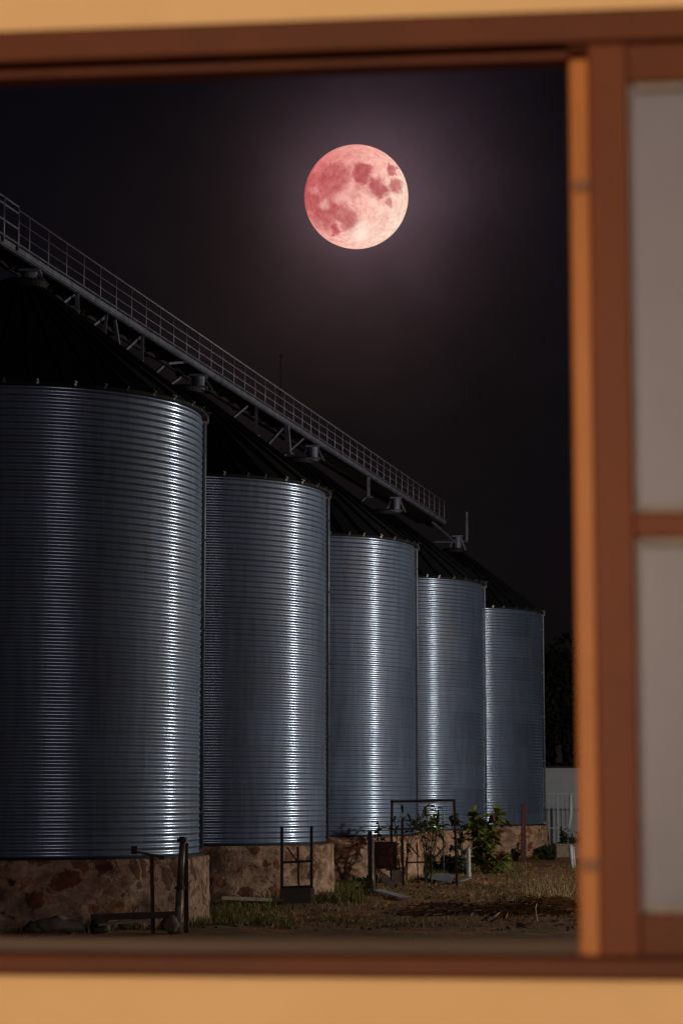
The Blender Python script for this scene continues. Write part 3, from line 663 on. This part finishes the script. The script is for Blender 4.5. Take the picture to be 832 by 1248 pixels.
grow('tuft_shrub', H(442, 1082, 78.5)*1.0 - Vector((0, 0, H(442, 1082, 78.5).z)), [H(random.uniform(434, 450), random.uniform(1070, 1084), 78.5+random.uniform(-.4, .4)) for _ in range(10)], M['darkleaf'], M['bark'], .2, .09, 14, 'very dark low shrub left of the dark stub post', 'shrub', .3)

# far dark trees beyond the shed
def tree(x, y, h, w, lab, seed):
    random.seed(seed); r = empty('dark_tree', (x, y, 0)); tag(r, lab, 'tree', 'dark trees beyond the yard')
    t = MB(); t.path([(x, y, -.2), (x+.2, y, h*.3), (x, y+.1, h*.6)], [.45, .33, .18], 10)
    cents = []
    for k in range(16):
        a_ = random.uniform(0, 6.28); rad = random.uniform(0, w*.36); z = random.uniform(h*.28, h*.86)
        c = Vector((x+math.cos(a_)*rad, y+math.sin(a_)*rad, z)); cents.append((c, random.uniform(.8, 1.25)*w*.17))
        t.path([(x, y, max(h*.2, z-h*.22)), (x, y, h*.3+.4*(z-h*.3)) , c], [.16, .12, .04], 6)
    cents.append((Vector((x, y, h*.88)), w*.17))
    t.build('trunk', M['bark'], r, smooth=True); f = MB()
    for c, rr in cents:
        for _ in range(330):
            d = Vector((random.gauss(0, 1), random.gauss(0, 1), random.gauss(0, 1))).normalized()*rr*random.uniform(.55, 1.15); d.z *= .8
            f.leaf(c+d, d+Vector((0, 0, random.uniform(-.6, .6))), random.uniform(.35, .6), .22, .3, random.uniform(-1, 1))
    f.build('crown', M['farleaf'], r)
for i, (px, py, Y) in enumerate([(676, 779, 150), (700, 772, 158), (735, 768, 152), (768, 776, 160)]):
    q = H(px, py, Y); tree(q.x, q.y, q.z, 11 if i else 6.5, ['dark tree top just right of the farthest silo', 'dark rounded tree beyond the pale shed at the window stile', 'tall dark tree hidden behind the window sash', 'dark tree farthest to the right behind the window sash'][i], 40+i)
random.seed(11)

# ------------------------------------------------------------------ grass, straw, brush
def free(x, y):
    return all((Vector((x, y, 0))-p).length > RS+.42 for p in pos)
g = MB()
def tuft(x, y, n, h, spread=.12):
    z = gz(x, y)
    for _ in range(n):
        a_ = random.uniform(0, 6.28); ln = random.uniform(.05, .55)
        g.blade((x+random.gauss(0, spread), y+random.gauss(0, spread), z-.02), Vector((math.cos(a_)*ln, math.sin(a_)*ln, 1)).normalized(), h*random.uniform(.5, 1.2), .015)
for i, p in enumerate(pos):     # taller weeds round each plinth
    for _ in range(150):
        a_ = R(random.uniform(-150, 30)); rad = RS+.45+abs(random.gauss(0, .45)); x, y = p.x+math.cos(a_)*rad, p.y+math.sin(a_)*rad
        if free(x, y): tuft(x, y, 13, random.uniform(.15, .42), .14)
for _ in range(120):
    q = onG(random.uniform(250, 345), random.uniform(1092, 1130)); tuft(q.x, q.y, 14, random.uniform(.12, .36), .16) if free(q.x, q.y) else None
for _ in range(110):
    q = onG(random.uniform(383, 440), random.uniform(1080, 1100)); tuft(q.x, q.y, 16, random.uniform(.2, .42), .16) if free(q.x, q.y) else None
for _ in range(1700):
    q = onG(random.uniform(250, 720), 1056+74*random.random()**1.3); 
    if free(q.x, q.y) and noise.noise(Vector((q.x*.35, q.y*.2, 2))) > -.08 and not (62 < q.y < 70 and q.x > 0 and random.random() < .6): tuft(q.x, q.y, 9, random.uniform(.05, .17), .2)
tag(g.build('grass', M['grass']), 'short dull green grass and weeds scattered over the yard', 'grass', kind='stuff')
g = MB()
for _ in range(1000):
    q = onG(random.uniform(262, 715), 1052+80*random.random()); 
    if free(q.x, q.y): tuft(q.x, q.y, 5, random.uniform(.05, .2), .2)
tag(g.build('dry_grass', M['straw']), 'thin straw coloured dry grass scattered over the yard', 'dry grass', kind='stuff')
# small stones
st = MB()
for _ in range(900):
    q = onG(random.uniform(240, 720), random.uniform(1050, 1134)); r_ = random.uniform(.015, .07)
    if not free(q.x, q.y): continue
    o = Matrix.Rotation(random.uniform(0, 6), 3, Vector((random.random(), random.random(), 1)).normalized())
    st.box((q.x, q.y, q.z+r_*.2), (r_*1.6, r_, r_*.8), o)
tag(st.build('gravel', M['concrete']), 'small loose stones strewn over the bare earth', 'gravel', kind='stuff')
# pile of brush
bc = onG(655, 1112); r = empty('brush_pile', bc); tag(r, 'brown pile of dry straw and twigs on the ground at the right of the yard', 'brush pile')
tw = MB(); sw = MB(); ps = MB()
for k in range(2200):
    u = random.gauss(0, .42); y_ = bc.y + random.gauss(0, .75); x_ = bc.x + u*2.0 + .35
    hgt = .45*math.exp(-((x_-bc.x-.3)/1.2)**2)*math.exp(-((y_-bc.y)/1.0)**2)
    z_ = gz(x_, y_)+random.uniform(0, hgt)+.02; a_ = random.gauss(0, .8)+(math.pi if random.random() < .5 else 0); L = random.uniform(.2, .8)
    d = Vector((math.cos(a_), math.sin(a_)*.8, random.uniform(-.15, .3))); p = Vector((x_, y_, z_))
    tgt = tw if random.random() < .35 else sw
    tgt.path([p-d*L*.5, p+Vector((0, 0, .05*random.random())), p+d*L*.5-Vector((0, 0, .06*random.random()))], [.012, .010, .005], 4, caps=False)
for k in range(75):     # bleached stalks standing out of it
    px = random.choice([648, 651, 655, 669, 681, 686]) + random.gauss(0, 4.5); b_ = onG(px, random.uniform(1090, 1104)); t_ = b_ + Vector((random.gauss(-.05, .2), random.gauss(0, .1), random.uniform(.3, .75)))
    ps.path([b_-Vector((0, 0, .03)), b_.lerp(t_, .5)+Vector((random.gauss(0, .03), 0, 0)), t_+Vector((random.gauss(0, .05), 0, 0))], [.026, .019, .009], 5, caps=False)
for q0, q1, q2 in (((654, 1130), (652, 1118), (657, 1103)), ((616, 1126), (618, 1115), (621, 1104)), ((626, 1091), (636, 1098), (650, 1106)), ((602, 1123), (612, 1113), (628, 1106))):
    pts = [onG(*q0), onG(*q1), onG(*q2)]; pts = [p+Vector((0, 0, .10+.12*i)) for i, p in enumerate(pts)]; (ps if q0[0] == 654 else sw).path(pts, [.02, .016, .008], 5)
tag(tw.build('twigs', M['twig'], r), kind='stuff'); tag(sw.build('straw', M['straw'], r), kind='stuff'); tag(ps.build('stalks', M['palestraw'], r), kind='stuff')
# dark branches and dead leaves lying in the ditch
bc = onG(590, 1113); r = empty('branch_heap', bc); tag(r, 'dark heap of dead branches and leaves in the shallow ditch left of the brush pile', 'branch heap')
tw = MB(); lf = MB()
for k in range(160):
    q = onG(random.uniform(500, 640), random.uniform(1109, 1118)); a_ = random.gauss(.1, .5); L = random.uniform(.3, 1.1); d = Vector((math.cos(a_), math.sin(a_), random.uniform(-.05, .25)))
    p = q+Vector((0, 0, random.uniform(.02, .22))); tw.path([p-d*L*.5, p, p+d*L*.5+Vector((0, 0, random.uniform(-.05, .08)))], [.016, .012, .005], 5, caps=False)
for k in range(900):
    q = onG(random.gauss(560, 34), random.gauss(1113, 2.0)); an = random.uniform(0, 6.28)
    lf.leaf(q+Vector((0, 0, random.uniform(0, .2))), Vector((math.cos(an), math.sin(an), random.uniform(-.3, .6))), random.uniform(.08, .22), .07, .4, random.uniform(-1, 1))
tag(tw.build('branches', M['twig'], r), kind='stuff'); tag(lf.build('dead_leaves', M['ditchrot'], r), kind='stuff')
q = onG(575, 1119); a = MB(); a.box(q+Vector((0, 0, .05)), (.09, .02, .06), Matrix.Rotation(.5, 3, 'Y')); a.box(q+Vector((.03, 0, .09)), (.05, .015, .05), Matrix.Rotation(-.4, 3, 'Y'))
tag(solo('paper_scrap', a, M['white'], q), 'tiny white scrap on the ground in the dark ditch', 'litter')

# ------------------------------------------------------------------ the window we look through
AW = R(6.2); O = Vector((0, 3.0, CAM.z)); U = Vector((math.cos(AW), -math.sin(AW), 0)); V = Vector((0, 0, 1)); W = Vector((math.sin(AW), math.cos(AW), 0))
def wp(px, py, w=0):
    d = ray(px, py); o = O+W*w; t = (o-CAM).dot(W)/d.dot(W); p = CAM+d*t-O; return p.dot(U), p.z
UL, UR = -1.05, 1.02
house = empty('house_wall', (O.x, O.y, 0), -AW); tag(house, 'ochre plastered wall with the brown window the yard is seen through', 'wall')
def wbox(mb, u0, u1, v0, v1, w0, w1):
    c = O + U*(u0+u1)/2 + V*(v0+v1)/2 + W*(w0+w1)/2
    return mb.box(c, (u1-u0, w1-w0, v1-v0), Matrix((U, W, V)).transposed())
vt = wp(416, 28)[1]; vb = wp(416, 1189.5)[1]
TH = .17
a = MB(); wbox(a, -4, 4, vt, 2.2, 0, TH); wbox(a, -4, 4, -CAM.z, vb, 0, TH); wbox(a, -4, UL, vb, vt, 0, TH); wbox(a, UR, 4, vb, vt, 0, TH)
a.build('plaster_wall', M['wallpaint'], house)
# outer frame
fr = MB(); vh = wp(416, 60, -.02)[1]; vs_ = wp(416, 1166, -.02)[1]
wbox(fr, UL, UR, vh, vt, -.02, .0); wbox(fr, UL, UR, vb, vs_, -.02, .06)
wbox(fr, UL-.0, UL+.08, vs_, vh, -.02, .05); wbox(fr, UR-.06, UR, vs_, vh, -.018, .05)
frame = fr.build('window_frame', M['brownpaint'], house, bevel=.004)
tr = MB(); wbox(tr, UL+.081, wp(699, 600, .055)[0]-.001, wp(416, 91, .07)[1], vt, .032, .07); tr.build('head_stop', M['brownpaint'], frame)
tr = MB(); wbox(tr, UL+.081, wp(699, 600, .055)[0]-.001, vh+.008, vt, .0005, .031); tr.build('head_track_shade', M['darksteel'], frame)  # near-black strip stands in for the shadow gap behind the head
# sill running out through the wall
s_ = MB(); wbox(s_, UL, UR, vs_-.05, vs_-.006, .06, .44); si = s_.build('window_sill', M['sill'], house, bevel=.006)
# orange jamb strip
ju0, ju1 = wp(699, 600, .055)[0], wp(727, 600, .055)[0]
j = MB(); wbox(j, ju0, ju1+.01, vs_-.004, wp(705, 60, .055)[1], .055, .115); jamb = j.build('jamb', M['jamb'], house, bevel=.004)
for py in (211, 1052):
    v_ = wp(705, py)[1]; h_ = MB(); wbox(h_, ju0+.004, ju1-.001, v_-.012, v_+.004, .048, .0545); h_.build('join_shadow', M['join_shadow'], jamb)  # thin brown strip drawn for the shadow line at a jamb join
# fixed sash on the right: stile, rails, glazing bar, two panes
su0, su1 = wp(722, 600)[0], wp(771, 600)[0]
v1_ = vh-.001; fb = MB(); wbox(fb, ju0, UR-.06, vh-.002, vt, .001, .046); fb.build('head_packer', M['brownpaint'], frame); v0_ = vs_+.001; vr_t = wp(800, 100)[1]; vr_b = wp(800, 1113)[1]
sm = MB(); wbox(sm, su0, su1, v0_, v1_, -.012, .046); sash = sm.build('sash', M['sashpaint'], house, bevel=.004)
sr = MB(); wbox(sr, su1, UR-.061, vr_t, v1_, -.006, .044); sr.build('top_rail', M['brownpaint'], sash, bevel=.004)
sr = MB(); wbox(sr, su1, UR-.061, v0_, vr_b, -.006, .044); sr.build('bottom_rail', M['brownpaint'], sash, bevel=.004)
m0, m1 = wp(800, 655)[1], wp(800, 624)[1]
sr = MB(); wbox(sr, su1, UR-.061, m0, m1, -.002, .040); sr.build('glazing_bar', M['sashpaint'], sash, bevel=.004)
for va, vb_ in ((m1, vr_t), (vr_b, m0)):
    gl = MB(); wbox(gl, su1+.001, UR-.062, va+.001, vb_-.001, .016, .021); gl.build('pane', M['glass'], sash)
    pt = MB()
    wbox(pt, su1, su1+.005, va, vb_, .003, .016); wbox(pt, su1+.010, UR-.062, vb_-.010, vb_, .003, .016); wbox(pt, su1+.010, UR-.062, va, va+.010, .003, .016)
    pt.build('putty', M['putty'], sash)

# ------------------------------------------------------------------ moon and night sky
mo = MB(); prof = [(MR*math.sin(math.pi*i/64), -MR*math.cos(math.pi*i/64)) for i in range(65)]; mo.lathe(prof, 96)
moon = mo.build('moon', M['moon'], smooth=True); moon.location = CAM + MOON_D*2000
tag(moon, 'full reddish pink moon with darker patches hanging in the night sky', 'moon')
moon.rotation_euler = (math.asin(MOON_D.z), 0, -math.atan2(MOON_D.x, MOON_D.y))

w = bpy.data.worlds.new('World'); scene.world = w; w.use_nodes = True; nt = w.node_tree; bg = nt.nodes['Background']
tc = nt.nodes.new('ShaderNodeTexCoord')
def glow(px, py, sig):
    d = nt.nodes.new('ShaderNodeVectorMath'); d.operation = 'DISTANCE'; nt.links.new(tc.outputs['Generated'], d.inputs[0]); d.inputs[1].default_value = tuple(ray(px, py).normalized())
    q = math_(nt, 'DIVIDE', d.outputs['Value'], sig/F); return math_(nt, 'POWER', 2.71828, math_(nt, 'MULTIPLY', math_(nt, 'MULTIPLY', q, q), -1))
def addc(a, fac, c):
    n = nt.nodes.new('ShaderNodeVectorMath'); n.operation = 'SCALE'; n.inputs[0].default_value = c; nt.links.new(fac, n.inputs['Scale'])
    s = nt.nodes.new('ShaderNodeVectorMath'); s.operation = 'ADD'; nt.links.new(a, s.inputs[0]); nt.links.new(n.outputs[0], s.inputs[1]); return s.outputs[0]
sky = nt.nodes.new('ShaderNodeTexSky'); sky.sky_type = 'NISHITA'; sky.sun_disc = False
el = math.asin(MOON_D.z); azm = math.atan2(MOON_D.x, MOON_D.y); sky.sun_elevation = el; sky.sun_rotation = azm
scl = nt.nodes.new('ShaderNodeVectorMath'); scl.operation = 'SCALE'; nt.links.new(sky.outputs[0], scl.inputs[0]); scl.inputs['Scale'].default_value = 0.00006
base = nt.nodes.new('ShaderNodeVectorMath'); base.operation = 'ADD'; base.inputs[1].default_value = (.0015, .0013, .0029); nt.links.new(scl.outputs[0], base.inputs[0])
c = base.outputs[0]
c = addc(c, glow(448, 240, 88), (.082, .053, .064))
c = addc(c, glow(478, 222, 135), (.019, .0105, .0170))
c = addc(c, glow(415, 300, 155), (.0145, .0072, .0055))
c = addc(c, glow(430, 330, 300), (.0032, .0020, .0018))
nz = nt.nodes.new('ShaderNodeTexNoise'); nz.inputs['Scale'].default_value = 22; nz.inputs['Detail'].default_value = 5; nt.links.new(tc.outputs['Generated'], nz.inputs['Vector'])
hz_ = nt.nodes.new('ShaderNodeVectorMath'); hz_.operation = 'SCALE'; nt.links.new(c, hz_.inputs[0]); nt.links.new(math_(nt, 'ADD', .62, math_(nt, 'MULTIPLY', nz.outputs[0], .76)), hz_.inputs['Scale']); c = hz_.outputs[0]
nt.links.new(c, bg.inputs[0]); bg.inputs[1].default_value = 1.0

def lamp(name, t, loc, energy, color, **kw):
    l = bpy.data.lights.new(name, t); l.energy = energy; l.color = color
    for k, v in kw.items(): setattr(l, k, v)
    o = bpy.data.objects.new(name, l); COL.objects.link(o); o.location = loc; return o
sun = lamp('moonlight', 'SUN', (0, 0, 30), .012, (1, .8, .75), angle=R(.5)); sun.rotation_euler = Vector(-MOON_D).to_track_quat('-Z', 'Y').to_euler()
lamp('yard_floodlight', 'POINT', (38.3, 79, 9.0), 24000, (1, .91, .76), shadow_soft_size=.35)
lamp('soft_fill_light', 'POINT', (42, -22, 17.0), 17000, (1, .84, .82), shadow_soft_size=12.0)  # unseen, oversized soft source added as dim fill on the silo fronts
lamp('room_lamp', 'POINT', (-.9, -1.4, 3.75), 540, (1, .79, .53), shadow_soft_size=.12)

scene.view_settings.view_transform = 'Standard'; scene.view_settings.look = 'None'; scene.view_settings.exposure = 0; scene.view_settings.gamma = 1
scene.render.engine = 'CYCLES'; scene.cycles.max_bounces = 5; scene.cycles.use_denoising = True
scene.render.resolution_x = 682; scene.render.resolution_y = 1024
